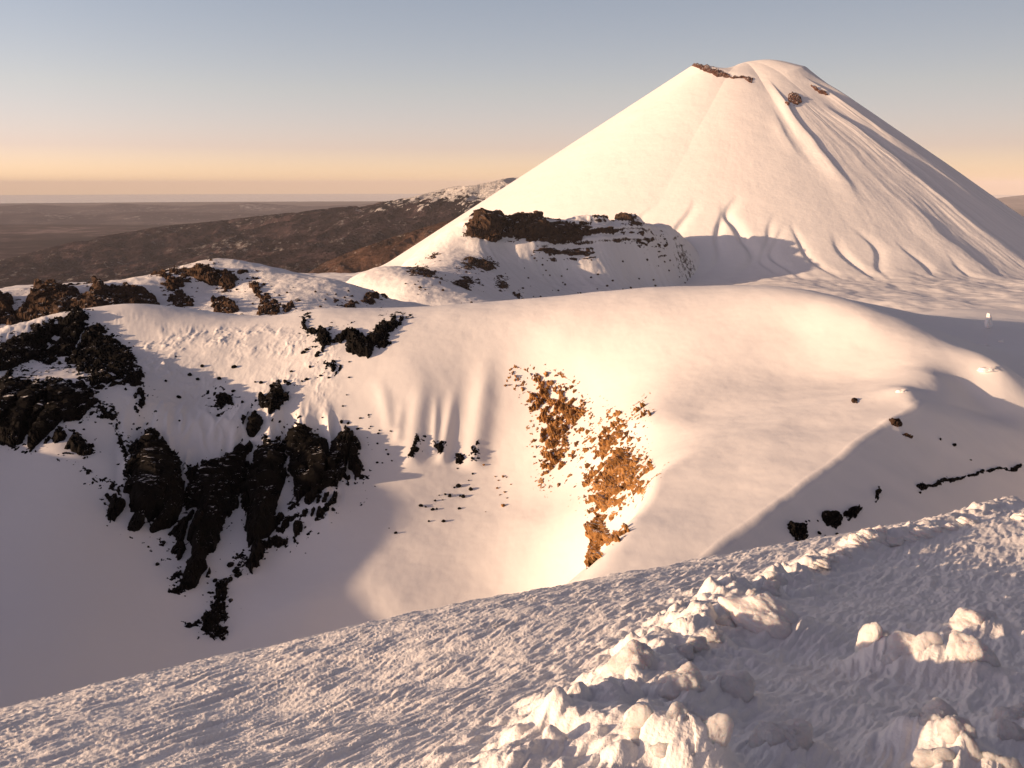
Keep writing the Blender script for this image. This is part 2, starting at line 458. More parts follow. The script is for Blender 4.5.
AZF = 48
az = np.radians(np.concatenate([spaced([(-180, -AZF, 1.2)])[:-1], spaced([(-AZF, -33, .3), (-33, 33, .06), (33, AZF, .3)])[:-1], spaced([(AZF, 180, 1.2)])[:-1]]))
rr = np.concatenate([[.3], spaced([(3, 26, 1.5), (26, 120, .9), (120, 345, .45), (345, 480, 2.0), (480, 600, 8)])])
X, Y, A, RR = polar(az, rr)
Zc = H_near(X, Y)
keep = ~((np.abs(A) < R(AZF - 3)) & (RR < 27) & (RR > .2)) 
Zc2 = np.where(RR < 32, Zc - .08, Zc)
link('crater_terrain', grid_mesh('crater_terrain', X, Y, Zc2, keep, wrap=True), M['snow_crater'], 'structure')

def hit(H, u, v, r0, r1, n=1500):
    """first point of the surface H on the ray of pixel (u, v) between ranges r0 and r1"""
    Yv = np.geomspace(r0, r1, n)
    P = np.array([pt(u, v, y) for y in Yv])
    d = P[:, 2] - H(P[:, 0], P[:, 1])
    k = np.where(d <= 0)[0]
    if len(k) == 0: return None
    i = max(k[0], 1)
    t = d[i - 1] / (d[i - 1] - d[i] + 1e-9) if d[i - 1] > 0 else 0
    return Vector(P[i - 1] + (P[i] - P[i - 1]) * t)

# ------------------------------------------------------------------ mid ridge (prow and the far crater rim)
C2 = []
def cq(*rows):
    for r in rows: C2.append(pt(*r))
RIDGE = ((470, 221, 1350), (482, 220, 1362), (510, 220, 1380), (540, 221, 1400), (600, 219, 1450), (640, 219, 1500), (670, 228, 1570), (690, 243, 1640), (705, 260, 1700),
   (466, 246, 1318), (470, 258, 1275), (485, 275, 1200), (500, 284, 1140), (530, 306, 1040),
   (505, 244, 1345), (540, 240, 1362), (600, 240, 1408), (660, 246, 1505), (507, 262, 1305), (520, 276, 1270), (560, 270, 1345), (540, 290, 1230), (545, 300, 1180), (600, 290, 1295), (650, 300, 1350), (700, 296, 1525), (640, 275, 1415), (575, 302, 1235),
   (440, 245, 1480))
for u, v, Y in RIDGE[:9]:
    p = pt(u, v, Y * 1.33); C2.append((p[0] * 1.04 + 10, p[1] + 70, p[2] - 12)); C2.append((p[0] * 1.1 + 20, p[1] + 200, p[2] - 70))
cq((725, 266, 2380), (748, 276, 2440))
cq((395, 300, 880), (400, 308, 820), (450, 298, 1130), (400, 288, 1180), (500, 303, 1290), (470, 285, 1420), (440, 272, 1500), (420, 262, 1720), (380, 275, 1480), (350, 280, 1300), (450, 262, 1640))
cq(*[(u, v, Y * 1.33) for u, v, Y in RIDGE])
cq((220, 259, 800), (180, 267, 780), (130, 277, 760), (60, 291, 745), (0, 299, 725), (-60, 308, 700), (260, 268, 785), (300, 281, 750), (330, 285, 740), (360, 286, 765), (275, 290, 715),
   (220, 290, 735), (100, 305, 655), (150, 300, 685), (0, 318, 630), (100, 318, 605), (250, 310, 640), (320, 305, 655), (200, 318, 612), (300, 318, 590), (360, 306, 690), (360, 318, 610), (-80, 330, 600))
C2 += [(-900, 700, -330), (-900, 1100, -480), (-520, 900, -280), (-330, 1000, -250), (-250, 1150, -220), (-420, 520, -125), (-520, 680, -200),
       (-150, 2350, -330), (80, 2450, -300), (300, 2500, -280), (-330, 2000, -330), (-350, 1500, -290), (0, 500, -112), (-150, 480, -104), (120, 600, -125), (250, 900, -170), (450, 1400, -212), (420, 700, -160), (700, 1900, -235), (700, 1200, -215), (600, 2400, -260), (700, 500, -190)]
T2 = TPS(C2, 500.0, 1e-5)
def H_mid(X, Y):
    z = T2(X, Y)
    az_ = np.degrees(np.arctan2(X, Y))
    z = z - 140 * sstep(15.2, 19, az_)
    u, v, d = project(X, Y, z)
    # stepped lava layers along the top of the far ridge
    tm = .85 * sstep(455, 475, u) * (1 - .75 * sstep(590, 650, u)) * (1 - sstep(690, 715, u)) * (1 - sstep(232, 250, v + 9 * fbm2(X / 70, Y / 70, 3, 113))) * sstep(1450, 1600, Y)
    zz = z / 21.0 + .55 * fbm2(X / 110, Y / 110, 4, 111) + .16 * fbm2(X / 22, Y / 22, 3, 112)
    fr = zz - np.floor(zz)
    z = z + tm * 21.0 * (sstep(.25, .6, fr) - fr)
    z = z + fbm2(X / 60, Y / 60, 5, 101) * 3.4 + fbm2(X / 13, Y / 13, 3, 104) * .9
    z = z - 2.5 * np.abs(vn2((X + .5 * Y) / 22, (Y - .3 * X) / 160, 107)) * sstep(1330, 1500, Y) * (u > 480)
    return z
az = np.radians(spaced([(-52, -33, .4), (-33, 16, .07), (16, 33, .5)]))
rr = spaced([(440, 1000, 2.2), (1000, 1300, 5), (1300, 2200, 2.6), (2200, 2500, 10)])
X, Y, A, RR = polar(az, rr)
Zm = H_mid(X, Y)
# only the part of this sheet that belongs to the ridges
link('rocky_ridge_hill', grid_mesh('rocky_ridge_hill', X, Y, Zm), M['snow_ridge'], 'structure')

# ------------------------------------------------------------------ volcano
VX, VY, _ = pt(735, 185, 3000)
ZP = 3000 / FPX
def volcano_height(Xl, Yl):
    Rr = np.hypot(Xl, Yl)
    # azimuth from the side facing the camera, positive to the right
    vd = math.atan2(VX, VY)
    fx = -math.sin(vd); fy = -math.cos(vd)
    c = (Xl * fx + Yl * fy); s = (Xl * -fy + Yl * fx)
    phi = np.arctan2(s, c)
    pa = np.radians([-180, -140, -100, -80, -45, -15, 20, 45, 70, 100, 140, 180])
    zr = np.interp(phi, pa, [392, 380, 376, 379, 370, 346, 330, 336, 356, 372, 400, 392])
    rr_ = np.interp(phi, pa, [190, 185, 170, 160, 150, 140, 150, 170, 195, 200, 190, 190])
    rho = Rr - rr_
    slope = np.interp(phi, pa, [.62, .62, .63, .63, .64, .65, .645, .66, .70, .745, .70, .62])
    cone = zr - slope * np.maximum(rho, 0) + 20 * np.exp(-(rho / 120) ** 2) * 0
    # ribs and gullies running down the flank
    fl = sstep(20, 300, rho)
    wob = .05 * fbm2(Rr / 260, phi * 3, 3, 77)
    g = np.abs(fbm2((phi + wob) * 13, Rr / 700 + 4, 4, 200))
    g2 = np.abs(fbm2((phi + wob) * 34, Rr / 330, 3, 207)) * sstep(-.2, .3, fbm2(phi * 5, Rr / 300, 3, 209))
    side = .035 + .36 * sstep(R(15), R(50), phi)
    cone = cone + fl * side * (9 * (.35 - g)) - fl * side * 9 * g2 + fl * 5 * fbm2((phi + wob) * 22, Rr / 400, 3, 220) * side * sstep(250, 700, Rr)
    for (p0, r0, r1, hh, wd) in ((25, 170, 760, 9, .025), (17, 300, 620, 4, .02), (47, 300, 1250, 9, .03), (60, 200, 1500, 13, .03), (36, 700, 1500, 7, .02), (72, 200, 1500, 12, .04)):
        dphi = phi + wob - R(p0)
        prof = np.where(dphi < 0, np.exp(-(dphi / (wd * 2.6)) ** 2), np.exp(-(dphi / wd) ** 2))
        cone = cone + hh * prof * sstep(r0, r0 + 150, Rr) * (1 - sstep(r1 - 200, r1, Rr))
    # short sharp gullies near the foot
    for (p0, r0, r1, dd, wd) in ((-9, 700, 1050, 14, .018), (-3, 720, 1100, 18, .016), (1, 690, 1120, 24, .02), (5, 760, 1120, 14, .012), (8, 800, 1150, 18, .014), (12, 780, 1120, 14, .012), (16, 820, 1150, 18, .014), (21, 800, 1150, 14, .016), (27, 850, 1150, 16, .014), (-15, 720, 1000, 10, .018), (33, 900, 1250, 14, .012)):
        dphi = phi + .06 * vn2(Rr / 140, phi * 2 + p0, 91) - R(p0)
        prof = np.where(dphi < 0, np.exp(-(dphi / (wd * .45)) ** 2), np.exp(-(dphi / (wd * 1.3)) ** 2))
        cone = cone - .42 * dd * prof * sstep(r0, r0 + 120, Rr) * (1 - sstep(r1 - 200, r1, Rr))
    q = np.clip(Rr / rr_, 0, 1) ** 1.6
    cone = np.where(Rr < rr_, zr * q + 384 * (1 - q), cone)
    cone = cone + 15 * np.exp(-((s - 95) ** 2 + c ** 2) / 85 ** 2) - 30 * np.exp(-((s + 62) / 40) ** 2 - (c / 75) ** 2)
    basez = np.interp(phi, pa, [-400, -420, -400, -300, -240, -215, -205, -215, -240, -260, -330, -400]) - np.maximum(0, Rr - 1500) * .05 * np.interp(phi, pa, [4, 6, 4, 1, 0, 0, 0, 0, .5, 1, 2, 4])
    basez = basez + 14 * fbm2(Xl / 260, Yl / 260, 5, 300) + 3 * fbm2(Xl / 40, Yl / 40, 3, 310)
    k = 45.0
    h = np.clip(.5 + .5 * (cone - basez) / k, 0, 1)
    z = basez * (1 - h) + cone * h + k * h * (1 - h)
    return z, phi, Rr
def H_vol(X, Y):
    return volcano_height(X - VX, Y - VY)[0]
th = np.radians(np.arange(0, 360, .24)); rv = spaced([(4, 260, 6), (260, 1500, 5), (1500, 2300, 16)])
Tt, Rv = np.meshgrid(th, rv, indexing='ij')
Xl, Yl = -Rv * np.sin(Tt) * -1, -Rv * np.cos(Tt)
Zv, PH, _ = volcano_height(Xl, Yl)
o = link('volcano_mountain', grid_mesh('volcano_mountain', Xl[::-1], Yl[::-1], Zv[::-1], wrap=True), M['snow_volcano'], 'structure')
o.location = (VX, VY, 0)

# ------------------------------------------------------------------ lowland, far hills
m, nt, b = new_mat('moorland')
tc = nt.nodes.new('ShaderNodeTexCoord')
mp = nt.nodes.new('ShaderNodeMapping'); mp.inputs['Scale'].default_value = (.35, 1, 1); nt.links.new(tc.outputs['Object'], mp.inputs[0])
n1 = noise(nt, .00022, 6, .6, mp.outputs[0]); n2 = noise(nt, .0016, 5, .65, tc.outputs['Object'])
ad = nd(nt, 'ShaderNodeMath', operation='MULTIPLY_ADD'); ad.inputs[1].default_value = .55
nt.links.new(n2.outputs[0], ad.inputs[0]); 
mu = nd(nt, 'ShaderNodeMath', operation='MULTIPLY'); mu.inputs[1].default_value = .45; nt.links.new(n1.outputs[0], mu.inputs[0]); nt.links.new(mu.outputs[0], ad.inputs[2])
r = ramp(nt, ad.outputs[0], [(.38, (.010, .008, .011)), (.47, (.026, .018, .020)), (.54, (.07, .047, .047)), (.61, (.22, .165, .155))])
nt.links.new(r.outputs[0], b.inputs['Base Color']); b.inputs['Roughness'].default_value = 1; b.inputs['Specular IOR Level'].default_value = 0
M['moor'] = m
GZ = -900.0
th = np.radians(np.arange(0, 360, 1.0)); rg = np.concatenate([[10], np.geomspace(1500, 100000, 120)])
Tt, Rg = np.meshgrid(th, rg, indexing='ij')
link('ground', grid_mesh('ground', Rg * np.sin(Tt), Rg * np.cos(Tt), np.full(Rg.shape, GZ), wrap=True), M['moor'], 'structure')

m, nt, b = new_mat('far_sea_water')
b.inputs['Base Color'].default_value = (.02, .025, .03, 1); b.inputs['Roughness'].default_value = .12
M['sea'] = m
th = np.radians(np.arange(0, 360, 1.0)); rs = np.geomspace(52000, 99900, 30)
Tt, Rs = np.meshgrid(th, rs, indexing='ij')
link('sea', grid_mesh('sea', Rs * np.sin(Tt), Rs * np.cos(Tt), np.full(Rs.shape, GZ + 30.0), wrap=True), M['sea'], 'structure')

def hill_mat(name, cols, sc_, snow_lo, snow_hi, bd):
    m, nt, b = new_mat(name)
    tc = nt.nodes.new('ShaderNodeTexCoord'); vec = tc.outputs['Object']
    n1 = noise(nt, sc_, 7, .65, vec)
    r = ramp(nt, n1.outputs[0], [(.35, cols[0]), (.52, cols[1]), (.66, cols[2])])
    sx = nt.nodes.new('ShaderNodeSeparateXYZ'); nt.links.new(vec, sx.inputs[0])
    n2 = noise(nt, sc_ * 2.3, 8, .72, vec)
    a = nd(nt, 'ShaderNodeMath', operation='MULTIPLY_ADD'); a.inputs[1].default_value = (snow_hi - snow_lo) * 2.2
    nt.links.new(n2.outputs[0], a.inputs[0]); nt.links.new(sx.outputs[2], a.inputs[2])
    mr = nd(nt, 'ShaderNodeMapRange'); o_ = (snow_hi - snow_lo) * 1.1
    mr.inputs['From Min'].default_value = snow_hi + o_ - 15; mr.inputs['From Max'].default_value = snow_hi + o_ + 15
    nt.links.new(a.outputs[0], mr.inputs['Value'])
    n3 = noise(nt, sc_ * 5.5, 6, .7, vec); n4 = noise(nt, sc_ * .45, 3, .6, vec)
    a2 = nd(nt, 'ShaderNodeMath', operation='MULTIPLY_ADD'); a2.inputs[1].default_value = .55
    nt.links.new(n4.outputs[0], a2.inputs[0]); nt.links.new(n3.outputs[0], a2.inputs[2])
    m2 = nd(nt, 'ShaderNodeMapRange'); m2.inputs['From Min'].default_value = .86; m2.inputs['From Max'].default_value = .98; m2.inputs['To Max'].default_value = .38
    nt.links.new(a2.outputs[0], m2.inputs['Value'])
    mm = nd(nt, 'ShaderNodeMath', operation='MAXIMUM'); nt.links.new(mr.outputs[0], mm.inputs[0]); nt.links.new(m2.outputs[0], mm.inputs[1])
    mx = nt.nodes.new('ShaderNodeMix'); mx.data_type = 'RGBA'
    nt.links.new(mm.outputs[0], mx.inputs[0]); nt.links.new(r.outputs[0], mx.inputs[6]); mx.inputs[7].default_value = (.8, .79, .78, 1)
    nt.links.new(mx.outputs[2], b.inputs['Base Color']); b.inputs['Roughness'].default_value = 1; b.inputs['Specular IOR Level'].default_value = 0
    nt.links.new(bump(nt, n2.outputs[0], bd, 1), b.inputs['Normal'])
    return m
M['hills'] = hill_mat('scrub_hills', [(.010, .008, .011), (.033, .023, .028), (.11, .075, .08)], .003, -600, -130, 160)
M['far_hills'] = hill_mat('far_scrub', [(.04, .036, .046), (.07, .06, .07), (.14, .12, .12)], .001, 4000, 5000, 30)

def hill_sheet(name, ctrl, azr, rrange, na, nr, namp, nscale, mat, scale, seed):
    P = [pt(*c) if len(c) == 3 else c[:3] for c in ctrl]
    T = TPS(P, scale, 1e-4)
    X, Y, A, RR = polar(np.radians(np.linspace(*azr, na)), np.geomspace(*rrange, nr))
    z = T(X, Y)
    rid = 1 - np.abs(fbm2(X / nscale, Y / nscale, 6, seed))
    z = z + namp * (rid - 1.0) * np.clip((z - GZ) / 200, 0, 1) * 2
    return link(name, grid_mesh(name, X, Y, z), mat, 'structure')

hill_sheet('moorland_hills', [(500, 179, 9000), (470, 184, 9000), (440, 190, 9000), (400, 200, 9200), (350, 207, 9500), (300, 212, 9800), (250, 217, 10200), (200, 223, 11000), (140, 230, 12500),
    (560, 176, 9000), (620, 176, 9000), (500, 215, 7600), (430, 222, 7600), (350, 235, 7600), (260, 245, 7800), (180, 247, 8800), (440, 250, 6000), (350, 265, 5800), (260, 275, 6000), (300, 285, 5000), (380, 290, 4700), (480, 290, 4700),
    (80, 240, 10000, 1)[:3], (0, 260, 9800), (100, 290, 6500), (200, 292, 5600)] +
    [(x, y, GZ - 60, 0) for x, y in ((-3000, 15500), (-1500, 13500), (0, 13500), (1500, 14000), (-6000, 12000), (-7500, 9000), (-5500, 7000), (-3500, 5200), (-2000, 4200), (-1000, 4000), (0, 4000))],
    (-36, 9), (4000, 14500), 700, 600, 95, 650, M['hills'], 3000, 400)
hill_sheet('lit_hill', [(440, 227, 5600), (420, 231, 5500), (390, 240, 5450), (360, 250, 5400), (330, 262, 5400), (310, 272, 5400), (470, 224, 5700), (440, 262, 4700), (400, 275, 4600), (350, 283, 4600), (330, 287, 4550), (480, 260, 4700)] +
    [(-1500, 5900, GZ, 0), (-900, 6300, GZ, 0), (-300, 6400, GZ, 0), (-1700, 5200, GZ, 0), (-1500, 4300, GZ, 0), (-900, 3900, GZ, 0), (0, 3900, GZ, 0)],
    (-17, 2), (4100, 6200), 300, 220, 55, 380, hill_mat('scrub_painted_sunlit', [(.03, .019, .014), (.09, .052, .038), (.17, .1, .07)], .006, -420, -100, 45), 1500, 430)  # sunlight is put into these lighter, warmer scrub colours
def far_range(name, prof, Yd, depth, seed):
    """long low range: prof is [(u, v of the skyline)]"""
    us = np.array([p[0] for p in prof], float); vs_ = np.array([p[1] for p in prof], float)
    uu = np.linspace(us[0], us[-1], 240); t = np.linspace(-1, 1, 25)
    U, Tt = np.meshgrid(uu, t, indexing='ij')
    top = -Yd * np.array([tv(a) for a in np.interp(uu, us, vs_)])
    X0 = (uu - 512) / FPX * Yd * 1.02
    Yg = Yd + Tt * depth; Xg = X0[:, None] * Yg / Yd
    hgt = (top - GZ)[:, None]
    z = GZ - 15 + hgt * np.exp(-(Tt * 1.7) ** 2) * (1 + .35 * fbm2(Xg / 2500, Yg / 2500, 5, seed)) * (1 - sstep(.8, 1, np.abs(Tt)))
    return link(name, grid_mesh(name, Xg, Yg, z), M['far_hills'], 'structure')
far_range('distant_hills', [(-60, 210), (0, 207), (50, 205), (90, 206.5), (130, 203.5), (200, 205), (260, 203.5), (320, 205.5), (380, 203), (450, 206)], 30000, 4200, 500)
far_range('distant_hills', [(-60, 217), (0, 215), (50, 213), (100, 214.5), (150, 211.5), (230, 213), (300, 215)], 23500, 2600, 510)
far_range('distant_hills', [(900, 204), (960, 199), (1000, 195), (1040, 193), (1100, 190), (1160, 192)], 40000, 5000, 520)

# ------------------------------------------------------------------ rock outcrops grown out of the snow surface
def outcrop(name, label, polys, H, azr, rrange, na, nr, mat, thick=2.0, slope=.6, namp=.8, nscale=2.5, bias=0.0, rough=.3, stretch=(1, 1, 1), seed=0, cells=0.0, cat='rock outcrop', group=None, warp=0.0, strata=0.0, sh=8.0, halo=0.0, hs=1.3, single=False, lanes=0.0):
    if isinstance(label, (list, tuple)):
        for i, (lb, pl) in enumerate(zip(label, polys)):
            outcrop(name, lb, [pl], H, azr, rrange, na, nr, mat, thick, slope, namp, nscale, bias, rough, stretch, seed, cells, cat, group, warp, strata, sh, halo, hs, True)
        return
    X, Y, A, RR = polar(np.radians(np.linspace(*azr, na)), np.linspace(*rrange, nr))
    Z = H(X, Y)
    u, v, dep = project(X, Y, Z)
    sd = np.full(u.shape, -1e9)
    wu = u + warp * (1.3 * vn2(u / 17, v / 17, seed + 5) + fbm2(u / 6, v / 6, 3, seed + 9)); wv = v + warp * (1.3 * vn2(u / 17 + 40, v / 17, seed + 6) + fbm2(u / 6 + 40, v / 6, 3, seed + 4))
    for p in polys: sd = np.maximum(sd, poly_sd(wu, wv, p))
    sdm = sd * dep / FPX
    near = sdm > -max(namp * 2.5 / max(slope, .2) + 1, halo)
    # surface normal
    P = np.stack([X, Y, Z], -1)
    du = np.gradient(P, axis=0); dv = np.gradient(P, axis=1)
    N = np.cross(du, dv); N /= np.linalg.norm(N, axis=-1, keepdims=True) + 1e-9
    N *= np.sign(N[..., 2:3])
    xs, ys, zs = X / nscale * stretch[0], Y / nscale * stretch[1], Z / nscale * stretch[2]
    d = np.full(u.shape, -9.0)
    k = near
    nz = fbm3(xs[k], ys[k], zs[k], 4, seed)
    dd = np.clip(sdm[k] * slope, -thick * 2, thick) + namp * 1.6 * nz + bias - 2.2 * np.maximum(0, -sdm[k])
    f1, f2, val = cell3(xs[k] * 1.3, ys[k] * 1.3, zs[k] * 1.3, seed + 3)
    dd = dd + cells * (val - .5 + .8 * np.minimum(f2 - f1, .35) - .15)
    dd = dd + .7 * namp * (.35 - np.abs(fbm3(xs[k] * 2.1, ys[k] * 2.1, zs[k] * 2.1, 3, seed + 41)))
    if lanes:
        # snow-filled gullies running down the face
        ln = fbm3(X[k] / 9.0, Y[k] / 30.0, Z[k] / 26.0, 3, seed + 77)
        dd = dd - lanes * (thick + max(bias, 0) + 1.2) * np.exp(-((ln - .04) / .055) ** 2)
    dd = dd + rough * fbm3(xs[k] * 5, ys[k] * 5, zs[k] * 5, 3, seed + 60)
    if halo:
        hn = fbm3(X[k] / hs, Y[k] / hs, Z[k] / hs * .7, 4, seed + 90)
        hm = fbm3(X[k] / (hs * 5), Y[k] / (hs * 5), Z[k] / (hs * 5), 2, seed + 91)
        dd = np.maximum(dd, hs * (.9 * hn + .5 * hm - .2 - .5 * np.maximum(0, -sdm[k]) / halo - 3 * np.clip(sdm[k], 0, 1)))
    if strata:
        zz = Z[k] / sh + .5 * fbm2(X[k] / (sh * 5), Y[k] / (sh * 5), 2, seed + 8)
        fr = zz - np.floor(zz)
        dd = dd + strata * (_f(_h(np.floor(zz).astype(np.int64), np.zeros(zz.shape, np.int64), np.zeros(zz.shape, np.int64), seed)) - .5 + .5 * (fr - .5))
    d[k] = dd
    if halo: d = np.where(sdm < -halo + .5, -9.0, d)
    keepf = (d > -.12 * thick) | (sdm > -.6 * namp)
    if halo: keepf = sdm > -halo
    else: keepf &= sdm > -(1.6 * namp + max(bias, 0) + cells * .4 + strata * .5 + .3) / 2.0 - .4
    if not keepf.any(): return None
    if single:
        # the nearest connected piece (a polygon can also touch ground hidden further back)
        cols = np.where(keepf.any(0))[0]; gap = np.where(np.diff(cols) > 1)[0]
        if len(gap): keepf[:, cols[gap[0]] + 1:] = False
    d = np.maximum(d, -.5 * thick - .3)
    P = P + N * d[..., None]
    me = grid_mesh(name, P[..., 0], P[..., 1], P[..., 2], keepf, smooth=False)
    # origin at the foot of the outcrop
    co_ = np.empty(len(me.vertices) * 3, np.float32); me.vertices.foreach_get('co', co_); co_ = co_.reshape(-1, 3)
    c = co_.mean(0); c[2] = co_[:, 2].min()
    me.vertices.foreach_set('co', (co_ - c).ravel()); me.update()
    ob = link(name, me, mat); ob.location = [float(q) for q in c]
    ob['label'] = label; ob['category'] = cat
    if group: ob['group'] = group
    return ob

def zp(x0, y0, pts, s=2.56): return [(x0 + a / s, y0 + b / s) for a, b in pts]
L4 = lambda *p: zp(0, 290, p)
BL = dict(H=H_near, mat=M['rock_black'], warp=5.0, halo=5.0, hs=1.2, stretch=(1.3, 1.3, .65), lanes=.68)
outcrop('rock_cliff', 'speckled black rock band along the crater rim in the upper left, half plastered with rime',
        [L4((-20, 150), (60, 110), (130, 75), (200, 55), (280, 110), (330, 160), (350, 200), (375, 290), (385, 330), (372, 372), (360, 330), (345, 265), (300, 240), (240, 255), (215, 215), (200, 190), (150, 185), (70, 190), (-20, 240))],
        azr=(-36, -19), rrange=(255, 390), na=420, nr=440, thick=1.5, slope=.5, namp=1.1, nscale=3.2, bias=-.1, seed=1, cells=1.4, **BL)
outcrop('rock_cliff', 'large solid black cliff face at the left edge above the shaded snow slope',
        [L4((-30, 260), (30, 225), (150, 240), (220, 250), (250, 280), (200, 330), (150, 355), (165, 380), (200, 370), (235, 420), (190, 412), (120, 400), (90, 405), (0, 388), (-30, 380))],
        azr=(-36, -23), rrange=(225, 345), na=380, nr=420, thick=3.0, slope=.8, namp=.9, nscale=3.5, bias=.9, seed=2, cells=.9, **BL)
outcrop('rock_cliff', ['broken black rock rib slanting down the snow between the left cliff and the buttresses', 'little black rock streak below the slanting rib, beside the lowest buttress'],
        [L4((240, 285), (275, 290), (310, 340), (335, 390), (345, 480), (325, 495), (315, 420), (290, 360), (255, 320)), L4((235, 470), (265, 500), (275, 530), (255, 510))],
        azr=(-30, -19), rrange=(205, 330), na=260, nr=380, thick=1.2, slope=.5, namp=1.1, nscale=2.2, bias=-.55, seed=3, cells=1.2, **BL)
outcrop('rock_buttress', 'black lava buttress standing lowest on the left, curved foot in the bowl snow',
        [L4((265, 525), (300, 545), (315, 500), (330, 470), (345, 390), (370, 370), (400, 378), (430, 410), (470, 460), (480, 520), (470, 560), (460, 640), (400, 635), (340, 620), (300, 590))],
        azr=(-30, -16), rrange=(185, 305), na=360, nr=480, thick=4.5, slope=.8, namp=.9, nscale=3.2, bias=.9, seed=4, cells=1.0, **BL)
outcrop('rock_buttress', 'tall central black buttress running from the snow crest down to a pointed foot',
        [L4((480, 470), (500, 455), (560, 430), (620, 400), (625, 330), (660, 300), (700, 262), (712, 290), (690, 330), (680, 370), (640, 420), (620, 480), (600, 560), (560, 620), (535, 680), (520, 730), (500, 768), (465, 768), (455, 700), (455, 640), (470, 560)), L4((700, 245), (720, 228), (745, 250), (720, 285), (702, 275)), L4((625, 320), (640, 310), (690, 275), (665, 320), (635, 362))],
        azr=(-25.5, -13), rrange=(185, 320), na=360, nr=520, thick=5.0, slope=.8, namp=.9, nscale=3.2, bias=.9, seed=5, cells=1.0, **BL)
outcrop('rock_buttress', 'black buttress with a rime-capped sunlit tip in front of the central one',
        [L4((618, 510), (640, 470), (660, 430), (680, 400), (700, 385), (730, 400), (735, 470), (720, 520), (745, 570), (770, 620), (750, 655), (700, 650), (672, 690), (650, 725), (625, 710), (632, 640), (625, 580))],
        azr=(-21, -11), rrange=(185, 305), na=320, nr=480, thick=5.0, slope=.9, namp=.9, nscale=3.0, bias=.9, seed=6, cells=1.0, **BL)
outcrop('rock_buttress', 'broad black buttress furthest right in the cliff, ragged lower edge on shaded snow',
        [L4((735, 380), (770, 345), (810, 370), (845, 395), (860, 380), (900, 360), (920, 390), (918, 450), (930, 520), (905, 515), (880, 490), (860, 480), (855, 550), (820, 590), (790, 600), (760, 560), (750, 480))],
        azr=(-18, -8), rrange=(205, 320), na=340, nr=460, thick=4.0, slope=.8, namp=1.1, nscale=2.8, bias=.6, seed=7, cells=1.0, **BL)
outcrop('rock_outcrop', 'small black rock outcrop alone in the rimed snow above the buttresses',
        [L4((550, 285), (560, 262), (585, 268), (610, 280), (612, 292), (580, 302), (555, 300))],
        azr=(-22, -16), rrange=(255, 330), na=120, nr=200, thick=1.6, slope=.8, namp=.5, nscale=2, bias=.1, seed=8, cells=.8, **BL)
outcrop('rock_outcrop', ['curved black rock arc hanging under the snow lip at the crest notch', 'small dark rock on the snow just below the curved rock arc'],
        [L4((772, 82), (800, 100), (850, 115), (890, 110), (940, 115), (990, 88), (1024, 66), (1028, 80), (1000, 125), (970, 148), (940, 162), (905, 165), (892, 138), (850, 128), (832, 155), (800, 120)), L4((832, 180), (858, 185), (855, 208), (835, 200))],
        azr=(-14.5, -6), rrange=(270, 365), na=320, nr=320, thick=2.4, slope=.8, namp=.7, nscale=2.2, bias=.25, seed=9, cells=1.0, **BL)
outcrop('rock_outcrop', 'ragged black rock rib reaching lowest onto the shaded bowl floor',
        [zp(200, 468, [(-5, 405), (10, 375), (30, 340), (45, 290), (70, 280), (90, 262), (105, 240), (108, 262), (85, 300), (62, 350), (72, 390), (62, 428), (20, 432)])],
        azr=(-23, -14), rrange=(165, 240), na=240, nr=360, thick=1.6, slope=.6, namp=.8, nscale=2, bias=-.1, seed=10, cells=1.0, **BL)

L5 = lambda *p: zp(300, 340, p)
GO = dict(H=H_near, mat=M['rock_gold'], stretch=(1.7, 1.7, .55), warp=4.0)
outcrop('rock_outcrop', ['golden brown rocks scattered thickly on the upper sunlit wall below the crest', 'small brown rock patch at the top left corner of the golden rocks'],
        [L5((560, 125), (590, 85), (640, 78), (690, 105), (725, 150), (765, 150), (745, 220), (720, 260), (708, 325), (665, 372), (640, 378), (610, 350), (598, 290), (600, 220), (580, 180)), L5((515, 125), (555, 65), (575, 90), (535, 130))],
        azr=(-1, 7.5), rrange=(225, 320), na=440, nr=520, thick=1.4, slope=.3, namp=1.5, nscale=2.8, bias=-1.3, seed=11, cells=1.7, rough=.4, halo=4.0, hs=.9, **GO)
outcrop('rock_outcrop', ['golden brown rocks on the lower sunlit wall beside the pink snow spur', 'small golden rock patch at the upper right of the golden rocks'],
        [L5((720, 445), (730, 370), (750, 250), (790, 180), (830, 190), (842, 240), (885, 280), (910, 330), (870, 390), (825, 430), (790, 465), (750, 450)), L5((850, 180), (880, 160), (895, 190), (860, 225))],
        azr=(3, 11), rrange=(170, 270), na=440, nr=560, thick=1.5, slope=.3, namp=1.5, nscale=2.6, bias=-1.1, seed=12, cells=1.7, rough=.4, halo=4.0, hs=.9, **GO)
outcrop('rock_pillar', ['tall golden rock pillar at the foot of the sunlit wall above the foreground snow', 'golden rock knob at the right shoulder of the tall rock pillar'],
        [L5((740, 480), (755, 455), (780, 450), (790, 490), (812, 505), (800, 520), (775, 540), (778, 600), (760, 615), (730, 630), (735, 580), (742, 540)), L5((800, 490), (835, 480), (825, 500))],
        azr=(3.5, 9), rrange=(150, 235), na=300, nr=420, thick=1.8, slope=.7, namp=.8, nscale=1.9, bias=.05, seed=13, cells=1.3, **GO)
